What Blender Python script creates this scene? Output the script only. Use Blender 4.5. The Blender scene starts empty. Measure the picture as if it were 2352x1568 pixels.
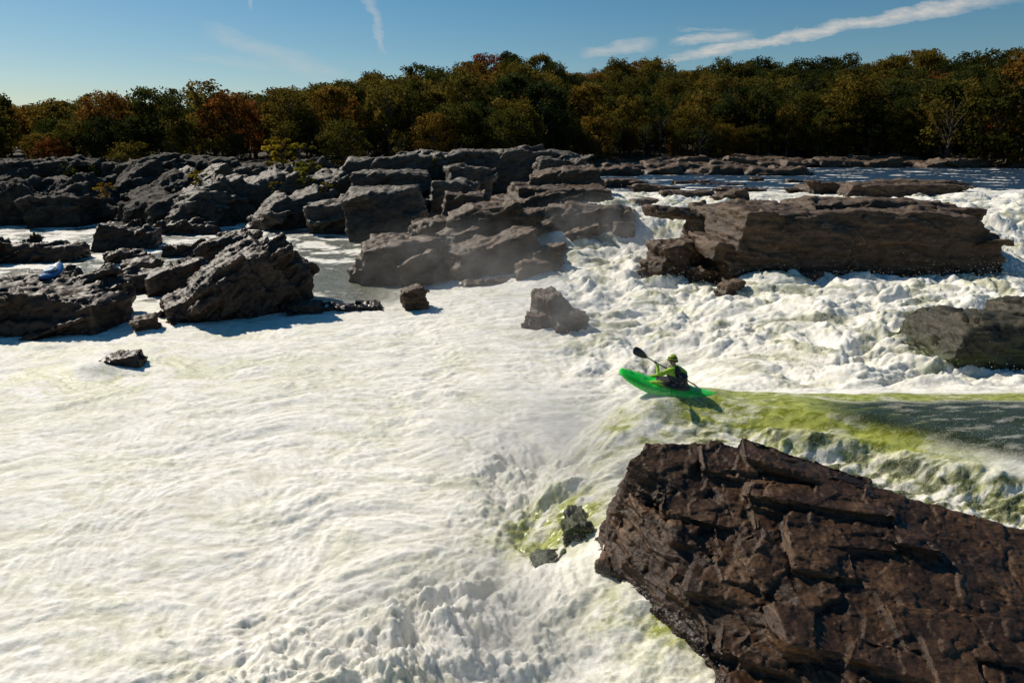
import bpy, bmesh, math, random
import numpy as np
from mathutils import Vector, Matrix, Euler
random.seed(7); RNG=np.random.RandomState(11)
scene=bpy.context.scene
scene.view_settings.view_transform='Standard'
try: scene.view_settings.look='None'
except Exception: pass
scene.view_settings.exposure=0

# ---------------------------------------------------------------- noise
PERM=np.tile(RNG.permutation(256),2).astype(np.int64)
G=RNG.normal(size=(256,3)); G/=np.linalg.norm(G,axis=1)[:,None]
RV=RNG.rand(256,7)
def _h(ix,iy,iz): return PERM[(PERM[(PERM[ix&255]+iy)&255]+iz)&255]
def gn(x,y,z):
    ix=np.floor(x).astype(np.int64);iy=np.floor(y).astype(np.int64);iz=np.floor(z).astype(np.int64)
    fx=x-ix;fy=y-iy;fz=z-iz
    u=fx*fx*fx*(fx*(fx*6-15)+10);v=fy*fy*fy*(fy*(fy*6-15)+10);w=fz*fz*fz*(fz*(fz*6-15)+10)
    r=0
    for dx in(0,1):
        for dy in(0,1):
            for dz in(0,1):
                g=G[_h(ix+dx,iy+dy,iz+dz)]
                d=g[...,0]*(fx-dx)+g[...,1]*(fy-dy)+g[...,2]*(fz-dz)
                r=r+d*(u if dx else 1-u)*(v if dy else 1-v)*(w if dz else 1-w)
    return r*1.5
def n2(x,y,s=0.0):
    ix=np.floor(x).astype(np.int64);iy=np.floor(y).astype(np.int64);iz=int(s*17)+3
    fx=x-ix;fy=y-iy
    u=fx*fx*fx*(fx*(fx*6-15)+10);v=fy*fy*fy*(fy*(fy*6-15)+10)
    r=0
    for dx in(0,1):
        for dy in(0,1):
            h=_h(ix+dx,iy+dy,iz); a=h*(2*math.pi/256)*7.0
            r=r+(np.cos(a)*(fx-dx)+np.sin(a)*(fy-dy))*(u if dx else 1-u)*(v if dy else 1-v)
    return r*1.4
def fbm2(x,y,o=4,s=0.,g=.5):
    r=0;a=1.
    for i in range(o):
        r=r+a*n2(x*2.03**i+i*7.3,y*2.03**i-i*3.1,s+i);a*=g
    return r
def bil2(x,y,o=4,s=0.,g=.5):
    r=0;a=1.
    for i in range(o):
        q=n2(x*2.1**i+i*5.3,y*2.1**i+i*2.7,s+i)
        r=r+a*(np.sqrt(q*q+.006)-.077);a*=g
    return r
def fbm3(p,o=4,g=.5):
    r=0;a=1.
    for i in range(o):
        q=p*2.03**i+i*4.7
        r=r+a*gn(q[:,0],q[:,1],q[:,2]);a*=g
    return r
def facet3(p,seed=0):
    b=np.floor(p).astype(np.int64); best=np.full(len(p),1e9); val=np.zeros(len(p))
    for dx in(-1,0,1):
        for dy in(-1,0,1):
            for dz in(-1,0,1):
                h=_h(b[:,0]+dx+seed,b[:,1]+dy,b[:,2]+dz); r=RV[h]
                c=b+np.array([dx,dy,dz])+r[:,:3]
                dv=p-c; d=(dv**2).sum(1)
                f=(r[:,3]-.5)*1.2+((r[:,4:7]-.5)*dv).sum(1)*1.1
                m=d<best; best=np.where(m,d,best); val=np.where(m,f,val)
    return val
def ss(a,b,x):
    t=np.clip((x-a)/(b-a),0,1);return t*t*(3-2*t)

# ---------------------------------------------------------------- helpers
def link(o): scene.collection.objects.link(o); return o
def mesh_obj(name,verts,faces,mats=(),smooth=True,parent=None,mi=None):
    me=bpy.data.meshes.new(name); me.from_pydata([tuple(v) for v in verts],[],faces); me.update()
    for m in mats: me.materials.append(m)
    if smooth: me.polygons.foreach_set('use_smooth',[True]*len(me.polygons))
    if mi is not None: me.polygons.foreach_set('material_index',mi)
    o=link(bpy.data.objects.new(name,me))
    if parent: o.parent=parent
    return o
def grid_obj(name,X,Y,Z,mat,attrs=None):
    R,C=X.shape; me=bpy.data.meshes.new(name)
    co=np.stack([X,Y,Z],-1).reshape(-1,3).astype(np.float32)
    idx=np.arange(R*C).reshape(R,C)
    q=np.stack([idx[:-1,:-1],idx[:-1,1:],idx[1:,1:],idx[1:,:-1]],-1).reshape(-1,4)
    me.vertices.add(len(co)); me.vertices.foreach_set('co',co.ravel())
    me.loops.add(q.size); me.loops.foreach_set('vertex_index',q.ravel().astype(np.int32))
    me.polygons.add(len(q)); me.polygons.foreach_set('loop_start',np.arange(0,q.size,4,dtype=np.int32))
    me.polygons.foreach_set('loop_total',np.full(len(q),4,dtype=np.int32))
    me.update(calc_edges=True); me.polygons.foreach_set('use_smooth',np.ones(len(q),dtype=bool))
    for k,v in (attrs or {}).items():
        a=me.attributes.new(k,'FLOAT','POINT'); a.data.foreach_set('value',v.reshape(-1).astype(np.float32))
    me.materials.append(mat)
    return link(bpy.data.objects.new(name,me))

class NT:
    def __init__(s,tree): s.t=tree; s.n=tree.nodes; s.l=tree.links
    def new(s,ty,**k):
        n=s.n.new(ty)
        for a,b in k.items(): setattr(n,a,b)
        return n
    def put(s,sock,v):
        if hasattr(v,'links') or isinstance(v,bpy.types.NodeSocket): s.l.new(v,sock)
        else: sock.default_value=v
    def M(s,op,a,b=None,c=None,clamp=False):
        n=s.new('ShaderNodeMath',operation=op,use_clamp=clamp)
        for i,v in enumerate((a,b,c)):
            if v is not None: s.put(n.inputs[i],v)
        return n.outputs[0]
    def noise(s,vec,scale,detail=6,rough=.55,dist=0):
        n=s.new('ShaderNodeTexNoise'); s.put(n.inputs['Vector'],vec)
        n.inputs['Scale'].default_value=scale;n.inputs['Detail'].default_value=detail
        n.inputs['Roughness'].default_value=rough;n.inputs['Distortion'].default_value=dist
        return n.outputs['Fac']
    def ramp(s,f,stops):
        n=s.new('ShaderNodeValToRGB'); s.put(n.inputs[0],f); e=n.color_ramp.elements
        while len(e)<len(stops): e.new(.5)
        for i,(p,c) in enumerate(stops):
            e[i].position=p; e[i].color=(c,c,c,1) if not hasattr(c,'__len__') else (*c,1)
        return n.outputs[0]
    def mix(s,f,a,b,bt='MIX'):
        n=s.new('ShaderNodeMix',data_type='RGBA',blend_type=bt); s.put(n.inputs[0],f)
        s.put(n.inputs[6],(*a,1) if isinstance(a,tuple) and len(a)==3 else a)
        s.put(n.inputs[7],(*b,1) if isinstance(b,tuple) and len(b)==3 else b)
        return n.outputs[2]
    def attr(s,name,out='Fac'):
        n=s.new('ShaderNodeAttribute',attribute_name=name); return n.outputs[out]
    def bump(s,h,st,dist,normal=None):
        n=s.new('ShaderNodeBump'); n.inputs['Strength'].default_value=st;n.inputs['Distance'].default_value=dist
        s.put(n.inputs['Height'],h)
        if normal: s.l.new(normal,n.inputs['Normal'])
        return n.outputs[0]
def newmat(name):
    m=bpy.data.materials.new(name); m.use_nodes=True; t=NT(m.node_tree)
    return m,t,m.node_tree.nodes['Principled BSDF']
def simple(name,col,rough=.5,var=.12,scale=12,bump=0.,metal=0.):
    m,t,b=newmat(name); co=t.new('ShaderNodeTexCoord').outputs['Object']
    f=t.noise(co,scale,5)
    c=t.mix(f,tuple(max(0,x*(1-var)) for x in col),tuple(min(1,x*(1+var)) for x in col))
    t.l.new(c,b.inputs['Base Color']); b.inputs['Roughness'].default_value=rough; b.inputs['Metallic'].default_value=metal
    if bump: t.l.new(t.bump(f,bump,.02),b.inputs['Normal'])
    return m

def rock_material(name,dark,mid,light,top,sc=1.,rough=.5,moss=0.,topamt=.6,bmp=.6,spec=.35):
    m,t,b=newmat(name); g=t.new('ShaderNodeNewGeometry'); co=g.outputs['Position']
    mp=t.new('ShaderNodeMapping'); t.l.new(co,mp.inputs[0]); mp.inputs['Rotation'].default_value=(.35,-.3,.2); mp.inputs['Scale'].default_value=(.8,.8,5)
    n1=t.noise(co,.55*sc,8,.62,.4); n2_=t.noise(mp.outputs[0],1.6*sc,9,.68,.4); n3=t.noise(co,11*sc,6,.7)
    c=t.ramp(n1,[(.34,dark),(.5,mid),(.68,light)])
    c2=t.ramp(n2_,[(.35,dark),(.52,mid),(.68,light)])
    c=t.mix(.55,c,c2)
    sp=t.ramp(n3,[(.38,.5),(.6,1.2)])
    c=t.mix(.8,c,sp,'MULTIPLY')
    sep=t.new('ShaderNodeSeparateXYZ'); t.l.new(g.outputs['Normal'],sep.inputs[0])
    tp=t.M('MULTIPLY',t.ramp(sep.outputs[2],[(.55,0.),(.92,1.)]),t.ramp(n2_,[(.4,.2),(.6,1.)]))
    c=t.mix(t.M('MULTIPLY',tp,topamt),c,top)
    c=t.mix(.8,c,t.ramp(g.outputs['Pointiness'],[(.42,.35),(.50,1.),(.60,1.7)]),'MULTIPLY')  # occlusion-like shade painted into the colour of crevices, edges lightened
    wet=t.attr('wet')
    wn=t.M('MULTIPLY',wet,t.ramp(n1,[(.3,.7),(.6,1.)]))
    c=t.mix(wn,c,t.mix(1.,c,(.32,.26,.19),'MULTIPLY'))
    if moss>0:
        c=t.mix(t.M('MULTIPLY',t.M('MULTIPLY',wet,moss),t.ramp(n2_,[(.4,0.),(.55,1.)])),c,(.05,.07,.012))
    t.l.new(c,b.inputs['Base Color']); b.inputs['Specular IOR Level'].default_value=spec
    t.l.new(t.M('SUBTRACT',t.M('ADD',rough,t.M('MULTIPLY',n3,.25)),t.M('MULTIPLY',wet,.25)),b.inputs['Roughness'])
    h=t.M('ADD',t.M('MULTIPLY',n2_,1.2),t.M('MULTIPLY',n3,.35))
    t.l.new(t.bump(h,bmp,.10/sc),b.inputs['Normal'])
    return m
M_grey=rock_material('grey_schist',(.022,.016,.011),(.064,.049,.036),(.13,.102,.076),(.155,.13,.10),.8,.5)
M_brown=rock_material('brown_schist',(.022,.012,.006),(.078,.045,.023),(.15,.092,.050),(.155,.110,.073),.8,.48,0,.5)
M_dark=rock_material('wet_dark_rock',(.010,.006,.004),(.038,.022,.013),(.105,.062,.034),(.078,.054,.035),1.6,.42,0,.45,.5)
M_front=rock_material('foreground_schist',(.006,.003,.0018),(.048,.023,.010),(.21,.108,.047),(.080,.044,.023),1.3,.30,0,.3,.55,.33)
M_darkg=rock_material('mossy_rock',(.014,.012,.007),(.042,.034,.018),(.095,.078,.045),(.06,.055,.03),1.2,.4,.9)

# ---------------------------------------------------------------- water surface
LY=[5,8,9.5,11,13,14.2,15.0,15.8,16.6,18,21,26,33,200]; LX=[2.4,2.4,2.2,2.2,2.6,3.0,3.45,3.9,4.9,6.8,9.0,12.,14.,14.]
def crest(x): return np.interp(x,[2.5,4.8,7.5,10,13,18],[15.2,15.15,14.0,12.2,10.6,9.0])
def level(x,y):
    lat=ss(-5,3,x)
    W=lat*(.3*ss(21,29,y)+.6*ss(29,40,y)+2.45*ss(39,49,y+np.clip((x-14)*.25,0,4))+.15*ss(49,70,y))
    W=W+(1-lat)*(.6*ss(46,62,y)+2.9*ss(70,90,y))
    xe=np.interp(y,LY,LX)
    w=np.interp(y,[5,9,11,13,14.5,16,18,24,33],[2.4,2.4,2.0,2.6,3.0,3.0,3.4,6.,8.])
    c=y-crest(x); bk=y-np.maximum(crest(x),14.7)
    top=np.interp(y,[5,8.5,10,33],[.56,.62,.9,1.15])
    topc=np.where(c<.15,np.interp(c,[-4,-2.4,-1.4,-.7,-.15,.15],[.85,.90,1.08,1.46,1.77,1.80]),np.interp(bk,[0,.7,1.3,2.4,4.5],[1.80,1.75,1.56,1.25,1.12]))
    top=np.where((x>.3)&(y>9.5),np.maximum(top,topc*ss(.3,1.8,x)),top)
    s=(x-xe)/w
    prof=np.clip(1+s,0,1); prof=1-(1-prof)**2.0*(1+1.2*prof); prof=np.clip(prof,0,1); prof=prof*ss(0,.25,np.clip(1+s,0,1)); prof=np.where(s>0,1,prof)
    sh=top*prof*(1-ss(33,37,y))
    far=1.0*ss(14,30,x)*ss(28,34,y)
    return np.maximum(W,np.maximum(sh,np.minimum(far,1.6)))
def g(x,y,cx,cy,rx,ry,ang=0):
    c,s=math.cos(ang),math.sin(ang); u=((x-cx)*c+(y-cy)*s)/rx; v=(-(x-cx)*s+(y-cy)*c)/ry
    return np.exp(-(u*u+v*v))
def water(x,y):
    W=level(x,y); c=y-crest(x); bk=y-np.maximum(crest(x),14.7)
    casc=np.maximum(ss(-1,5,x)*ss(19,24,y)*(1-ss(52,64,y)), ss(5,9,x)*ss(2.0,3.4,bk)*(1-ss(52,64,y)))
    foot=g(x,y,.2,13.8,1.5,2.3,.5)+g(x,y,-.7,9.2,2.0,1.8)+g(x,y,-2.6,7.6,2.4,1.7)*.9
    onsh=ss(3.2,4.3,x)
    glass=onsh*ss(-1.1,-.5,c)*(1-ss(.8,1.6,bk))
    dk=ss(6.4,7.8,x)*ss(-.5+.0*x,-.1,c)*(1-ss(-.1,.3,bk))
    ygr=np.maximum(onsh*ss(-1.4,-.6,c)*(1-ss(.7,1.5,c))*(1-ss(7.6,10.5,x)), ss(5.5,7,x)*ss(-.1,.25,bk)*(1-ss(.6,1.0,bk))*.95)
    rapid=ss(3.2,4.4,x)*(1-ss(-1.0,-.5,c))*ss(-5.,-3.5,c)
    river=ss(58,64,y)*ss(-2,6,x)
    chan=(1-ss(-8,-3,x))*ss(30,34,y)
    wx=x+.9*fbm2(x*.25,y*.25,2,5.); wy=y+.9*fbm2(x*.25+9,y*.25,2,9.)
    swell=fbm2(wx*.18+wy*.06,wy*.33,3,1.)
    lump=bil2(wx*.5+wy*.22,wy*1.0-wx*.22,5,2.,.5)
    fine=bil2(wx*2.6,wy*3.4,4,3.,.55)
    big=bil2(wx*.38,wy*.5,5,6.,.46)
    sm=1-np.clip(glass,0,1)
    left=1-.45*ss(-2,-9,x)
    calm=.10*swell+.13*(lump-.3)*left+.035*fine
    Z=W+calm*(.15+.85*sm)*(1-.85*river)*(1-.35*chan)
    Z=Z+casc*sm*(.76*(big-.3)+.07*fine)*(1-river)
    Z=Z+np.clip(foot,0,1.3)*(.14+.46*(bil2(wx*.8,wy*.8,6,8.,.55)-.2)+.08*(bil2(wx*4.5,wy*4.5,3,14.,.6)-.2))
    Z=Z+rapid*(.36*(bil2(wx*.6+y*.3,wy*1.1,5,4.,.5)-.3)+.05*fine)
    Z=Z+glass*(.05*n2(x*.9+y*.5,y*1.6,41.)+.015*n2(x*3,y*5,42.))
    Z=Z+river*.05*fbm2(x*.5,y*1.1,4,12.)
    Z=Z+.32*g(x,y,-14.3,22.2,1.0,.7)
    nse=fbm2(wx*1.7,wy*1.7,5,21.,.6); nsb=fbm2(wx*.35,wy*.5,4,23.,.6)
    streak=fbm2(x*.7+y*2.4,(y-x*.35)*3.2,4,27.,.6)
    # threads of foam drawn out along the fall line over the lip
    thread=fbm2((x*.35+y)*3.0,(x-y*.3)*.55,4,33.,.6)
    sg=g(x,y,.75,11.7,1.05,.85)*1.7+g(x,y,2.6,14.2,1.3,1.1,.4)*1.0*np.clip(.9+1.2*thread,.1,1.2)+g(x,y,2.4,8.6,1.3,.8,-.2)*.95
    green=np.clip(np.maximum(sg*np.clip(.8+nse,0,1.2),ygr*np.clip(1.2+.7*thread,0,1.3)),0,1)
    rg=rapid*ss(-.4,.15,streak+.4*nse)
    green=np.maximum(green,rg*.85)
    green=np.maximum(green,casc*.45*ss(.05,.55,nsb+.3*nse))
    green=np.maximum(green,g(x,y,-14,22,7,3.5)*.6*ss(-.25,.35,nsb+.3*nse))
    green=np.maximum(green,.2*ss(.1,.6,nsb+.3*nse)*(1-river))
    dark=dk*np.clip(1.1+.5*streak,0,1)
    dark=np.maximum(dark,river*(1-ss(.42,.62,n2(wx*.22,wy*.7,31.)+.3*nse+.6*(1-ss(60,72,y)))))
    dark=np.maximum(dark,chan*.9*ss(-.25,.15,nsb+.3*nse+g(x,y,-8,38,4,7)))
    dark=np.maximum(dark,rapid*ss(-.1,.35,streak+nsb*.5)*.8)
    dark=np.clip(np.maximum(dark,casc*.55*ss(.32,.75,nsb+.35*nse)),0,1)
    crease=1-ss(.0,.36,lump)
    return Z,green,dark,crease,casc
NR,NC=1250,1150
r=2.2*np.exp(np.linspace(0,math.log(175/2.2),NR)); s=np.linspace(-1.25,1.25,NC)
Yg=np.repeat(r[:,None],NC,1); Xg=s[None,:]*(Yg+3.5)
Zg,gr,dk,cr,ca=water(Xg,Yg)

m,t,b=newmat('whitewater'); pos=t.new('ShaderNodeNewGeometry').outputs['Position']
mp=t.new('ShaderNodeMapping'); t.l.new(pos,mp.inputs[0]); mp.inputs['Rotation'].default_value=(0,0,.35); mp.inputs['Scale'].default_value=(.8,1.5,1)
f1=t.noise(mp.outputs[0],5,9,.68,.6); f2=t.noise(pos,26,5,.7); f0=t.noise(mp.outputs[0],.7,6,.6,.8)
foam=t.mix(t.ramp(f1,[(.36,0.),(.58,1.)]),(.68,.64,.56),(.92,.89,.82))
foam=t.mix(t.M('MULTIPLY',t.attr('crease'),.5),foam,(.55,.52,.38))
foam=t.mix(t.M('MULTIPLY',t.ramp(f0,[(.45,0.),(.7,1.)]),.25),foam,(.64,.62,.45))
grn=t.mix(t.ramp(f1,[(.35,0.),(.65,1.)]),(.17,.19,.010),(.46,.49,.05))
sepw=t.new('ShaderNodeSeparateXYZ'); t.l.new(pos,sepw.inputs[0])
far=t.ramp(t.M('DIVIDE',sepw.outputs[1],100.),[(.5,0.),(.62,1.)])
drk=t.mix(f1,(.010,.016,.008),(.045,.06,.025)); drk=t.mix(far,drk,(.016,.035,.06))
gm=t.M('MULTIPLY',t.attr('green'),t.ramp(f1,[(.45,1.),(.7,.3)]),clamp=True)
gm=t.M('MAXIMUM',gm,t.ramp(t.attr('green'),[(.85,0.),(1.,.92)]))
dm=t.M('MULTIPLY',t.attr('dark'),t.ramp(f2,[(.5,1.),(.72,.35)]),clamp=True)
dm=t.M('MAXIMUM',dm,t.M('MULTIPLY',t.attr('dark'),far)); dm=t.M('MAXIMUM',dm,t.ramp(t.attr('dark'),[(.8,0.),(1.,.97)]))
c=t.mix(gm,foam,grn); c=t.mix(dm,c,drk)
t.l.new(c,b.inputs['Base Color'])
rg=t.M('SUBTRACT',.8,t.M('MULTIPLY',t.M('MAXIMUM',gm,dm),t.M('SUBTRACT',.66,t.M('MULTIPLY',far,.3)))); t.l.new(rg,b.inputs['Roughness'])
t.l.new(t.M('SUBTRACT',.42,t.M('MULTIPLY',t.M('MAXIMUM',far,t.M('MULTIPLY',dm,.8)),.28)),b.inputs['Specular IOR Level'])
sssw=t.M('MULTIPLY',t.M('SUBTRACT',1.,dm),.35); t.l.new(sssw,b.inputs['Subsurface Weight']); b.inputs['Subsurface Radius'].default_value=(.9,.95,.7); b.inputs['Subsurface Scale'].default_value=.12
smo=t.M('SUBTRACT',1.,t.M('MULTIPLY',t.M('MAXIMUM',gm,dm),.75))
h=t.M('MULTIPLY',t.M('ADD',t.M('MULTIPLY',f1,1.),t.M('MULTIPLY',f2,.35)),smo)
t.l.new(t.bump(h,.55,.06),b.inputs['Normal'])
M_water=m
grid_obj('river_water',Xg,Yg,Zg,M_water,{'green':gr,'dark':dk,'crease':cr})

# ---------------------------------------------------------------- rocks
def block(bm,cx,cy,z0,z1,sx,sy,yaw=0,tx=0,ty=0,seed=0,jit=.13,taper=.84,sink=.8):
    rs=np.random.RandomState(seed*13+5); tmp=bmesh.new()
    zc=(z0-sink+z1)/2; hz=(z1-z0+sink)/2
    R=Euler((tx,ty,yaw)).to_matrix(); vs=[]
    for ix in(-1,-.3,.4,1):
        for iy in(-1,1):
            for iz in(-1,.4,1):
                k=1-(1-taper)*(iz+1)/2
                p=Vector((ix*sx/2*k,iy*sy/2*k,iz*hz))
                p.x+=rs.uniform(-jit,jit)*sx*.5; p.y+=rs.uniform(-jit,jit)*sy*.5; p.z+=rs.uniform(-jit,jit*.3)*hz
                q=R@p; vs.append(tmp.verts.new((cx+q.x,cy+q.y,zc+q.z)))
    hull(tmp,bm)
def plate(bm,c,size,R,rs,jit=.22):
    tmp=bmesh.new()
    for ix in(-1,0,1):
        for iy in(-1,1):
            for iz in(-1,1):
                p=Vector((ix*size[0]/2*(1+rs.uniform(-jit,jit)),iy*size[1]/2*(1+rs.uniform(-jit,jit)),iz*size[2]/2*(1+rs.uniform(-jit,jit)*.6)))
                q=R@p; tmp.verts.new((c[0]+q.x,c[1]+q.y,c[2]+q.z))
    hull(tmp,bm)
def hull(tmp,bm):
    res=bmesh.ops.convex_hull(tmp,input=list(tmp.verts))
    dead=[e for e in res['geom_interior'] if isinstance(e,bmesh.types.BMVert)]
    if dead: bmesh.ops.delete(tmp,geom=dead,context='VERTS')
    vm={}
    for v in tmp.verts:
        if v.link_faces: vm[v]=bm.verts.new(v.co)
    for f in tmp.faces: bm.faces.new([vm[v] for v in f.verts])
    tmp.free()
def hullpts(bm,pts):
    tmp=bmesh.new(); [tmp.verts.new(p) for p in pts]; hull(tmp,bm)
def bedR(bed,yaw=0.):
    B=Vector(bed).normalized(); T=Vector((math.cos(yaw),math.sin(yaw),0)); T=(T-B*T.dot(B)).normalized(); U=B.cross(T)
    return Matrix((T,U,B)).transposed()
def make_rock(name,bm,mat,vox,feat=1.6,amp=.28,bed=(.3,.15,.94),stf=2.2,sta=.07,fa=.05,seed=0,wetz=None,parent=None,warp=.10):
    me=bpy.data.meshes.new('tmp'); bm.to_mesh(me); bm.free()
    o=link(bpy.data.objects.new('tmp',me)); md=o.modifiers.new('r','REMESH'); md.mode='VOXEL'; md.voxel_size=vox
    dg=bpy.context.evaluated_depsgraph_get(); dg.update()
    me2=bpy.data.meshes.new_from_object(o.evaluated_get(dg)); bpy.data.objects.remove(o)
    n=len(me2.vertices); co=np.empty(n*3,np.float32); me2.vertices.foreach_get('co',co); co=co.reshape(-1,3).astype(float)
    nr=np.empty(n*3,np.float32); me2.vertices.foreach_get('normal',nr); nr=nr.reshape(-1,3).astype(float)
    B=Vector(bed).normalized(); T=B.orthogonal().normalized(); U=B.cross(T)
    R=np.array([T,U,B]).T
    wp=co+ warp*feat*np.stack([fbm3(co/feat*.8+i*11.3,3) for i in range(3)],1)
    q=(wp@R)/feat; q[:,2]*=2.6
    d=amp*(facet3(q,seed)-.35)+amp*.45*facet3(q*2.6+3.3,seed+3)+amp*.2*facet3(q*6.3+1.3,seed+9)
    st=(wp@np.array(B))*stf+.5*fbm3(co/feat*.5,2); fr=st-np.floor(st)
    prof=ss(0,.12,fr)-fr*.7
    d+=sta*prof*(.6+fbm3(co/feat*.7+5,2))
    d+=fa*fbm3(co/feat*3.1,5,.6)
    co2=co+nr*d[:,None]
    me2.vertices.foreach_set('co',co2.astype(np.float32).ravel()); me2.update()
    wl=level(co2[:,0],co2[:,1])
    hgt=.55 if wetz is None else wetz
    wet=1-ss(.1,hgt,co2[:,2]-wl+ .3*fbm3(co/feat,3))
    a=me2.attributes.new('wet','FLOAT','POINT'); a.data.foreach_set('value',wet.astype(np.float32))
    me2.polygons.foreach_set('use_smooth',np.ones(len(me2.polygons),dtype=bool))
    me2.materials.clear(); me2.materials.append(mat); me2.name=name
    ob=link(bpy.data.objects.new(name,me2))
    if parent: ob.parent=parent
    return ob

# foreground outcrop beside the drop
bm=bmesh.new()
base=[(3.1,10.9,2.35),(5.0,10.6,2.25),(7.2,9.6,1.45),(9.5,9.1,1.0),(12,8.8,.7),
            (2.2,9.9,-.6),(2.3,11.2,-.6),(3.0,7.1,-.5),(3.4,6.6,-.5),(6.2,5.6,-.5),(6.7,8.2,-.1),(9.5,8.4,-.2),(12,8.2,-.2),(4.6,12.2,-.4),(9,10.9,-.4),(12,10.2,-.4),
            (3.35,7.4,.75),(4.6,6.4,.7),(5.9,6.3,.6),(2.6,9.5,1.5),(6.4,8.4,1.0),(4.4,7.6,1.05)]
hullpts(bm,base)
rs=np.random.RandomState(34)
bed0=(.14,-.26,.95)
YX=[1.3,3.0,6,6.6,7.3,12]; YB=[10.2,7.2,5.9,7.4,8.5,8.5]
def face_z(x,y):
    yr=np.interp(x,[1.5,3.3,5,7.4,9.5,12],[10.4,10.9,10.6,9.5,9.1,8.8]); zr=np.interp(x,[1.5,3.3,5,7.4,9.5,12],[2.3,2.4,2.3,1.35,1.0,.7])
    yb=np.interp(x,YX,YB)
    return .35+(zr-.35)*min(1,max(0,(y-yb)/(yr-yb)))**.85
for j in range(13):
    f=j/12.
    x=2.3+.15*rs.rand()+max(0,f-.45)*1.0
    while x<9.8:
        L_=rs.choice([rs.uniform(.45,1.0),rs.uniform(1.0,2.8)],p=[.45,.55]); xc=x+L_/2
        yb=np.interp(xc,YX,YB); yr=np.interp(xc,[1.5,3.3,5,7.4,12],[10.4,10.9,10.6,9.5,8.8])
        y=yr+(yb-yr)*f+rs.uniform(-.15,.15); z=face_z(xc,y)+rs.uniform(-.13,.09)
        R=bedR((bed0[0]+rs.uniform(-.08,.08),bed0[1]+rs.uniform(-.16,.10),.95),-.12-.12*(xc>5)+rs.uniform(-.14,.14))
        plate(bm,(xc,y,z-.12),(L_*1.04,rs.uniform(.35,.75),rs.uniform(.16,.46)),R,rs,.16)
        x+=L_*rs.uniform(.8,1.02)
hullpts(bm,[(3.35,8.95,1.75),(3.75,9.2,2.0),(4.05,8.7,1.6),(3.6,8.3,1.35),(3.2,9.3,.6),(4.2,9.3,.7),(4.2,8.3,.5),(3.25,8.35,.3)])
hullpts(bm,[(2.75,8.75,1.35),(3.15,8.95,1.5),(3.2,8.45,1.2),(2.75,8.3,.95),(2.7,9.,.3),(3.3,9.1,.3),(3.2,8.1,.2)])
hullpts(bm,[(1.95,10.45,2.42),(2.32,10.75,2.55),(3.4,11.0,2.5),(1.30,10.05,-.1),(1.22,10.9,-.1),(1.75,9.55,-.3),(2.9,8.9,-.1),(2.75,10.0,2.15),(2.2,11.3,.0),(3.6,11.4,.1),(3.4,9.6,1.7)])
# lower left buttress down to the water
hullpts(bm,[(1.32,10.05,.25),(1.75,9.35,.62),(2.35,8.5,.80),(3.05,7.45,.85),(1.95,10.2,2.0),(2.5,9.4,1.65),(3.4,8.3,1.35),(3.7,7.6,1.1),(1.3,10.0,-.5),(2.1,8.4,-.5),(2.9,7.1,-.5),(4.0,7.4,-.3),(3.6,9.8,.5)])
for i in range(9):
    f=i/8.; x=1.75+f*1.55+rs.uniform(-.05,.15); y=9.65-f*1.95; 
    plate(bm,(x+.1,y,.72+rs.uniform(-.1,.35)),(rs.uniform(.5,1.0),rs.uniform(.3,.5),rs.uniform(.15,.35)),bedR((.1,-.35,.93),-.8+rs.uniform(-.3,.4)),rs,.16)
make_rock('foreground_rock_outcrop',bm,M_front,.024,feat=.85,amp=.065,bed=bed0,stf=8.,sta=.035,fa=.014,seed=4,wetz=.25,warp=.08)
bm=bmesh.new(); block(bm,.8,10.75,0,.42,1.1,.5,.2,seed=3,sink=.5); block(bm,1.2,11.3,0,.85,.5,.9,.1,seed=8,sink=.5)
make_rock('mossy_boulder',bm,M_darkg,.03,feat=.5,amp=.08,stf=4,sta=.04,fa=.03,wetz=1.)
bm=bmesh.new(); block(bm,15.4,20.6,1,2.4,5.8,3.4,.1,0,.05,seed=12); block(bm,17.8,21.5,1,2.7,4,3,.3,seed=13)
make_rock('mossy_boulder',bm,M_darkg,.07,feat=1.3,amp=.16,seed=2,wetz=1.2)

def cluster(name,blocks,mat,vox,plates=6,**k):
    bm=bmesh.new(); sd=int(k.get('seed',0)); rs=np.random.RandomState(sd+77); bed=k.get('bed',(.3,.15,.94))
    for i,bb in enumerate(blocks):
        cx,cy,z0,z1,sx,sy=bb[:6]; yaw=bb[6] if len(bb)>6 else 0; tx=bb[7] if len(bb)>7 else 0; ty=bb[8] if len(bb)>8 else 0
        block(bm,cx,cy,z0,z1,sx,sy,yaw=yaw,tx=tx,ty=ty,seed=sd*31+i+1)
        for j in range(plates):
            u,v=rs.uniform(-.45,.45),rs.uniform(-.48,.4); h=rs.uniform(.45,1.0)
            x=cx+u*sx*math.cos(yaw)-v*sy*math.sin(yaw); y=cy+u*sx*math.sin(yaw)+v*sy*math.cos(yaw)
            z=z0+(z1-z0)*h - math.tan(ty)*u*sx*.8; z=min(z,z1)
            R=bedR((bed[0]+rs.uniform(-.1,.1),bed[1]+rs.uniform(-.1,.1),bed[2]),yaw+rs.uniform(-.3,.3))
            plate(bm,(x,y,z-.15*(z1-z0)),(sx*rs.uniform(.25,.6),sy*rs.uniform(.25,.55),(z1-z0)*rs.uniform(.12,.3)),R,rs)
    return make_rock(name,bm,mat,vox,**k)
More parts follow.
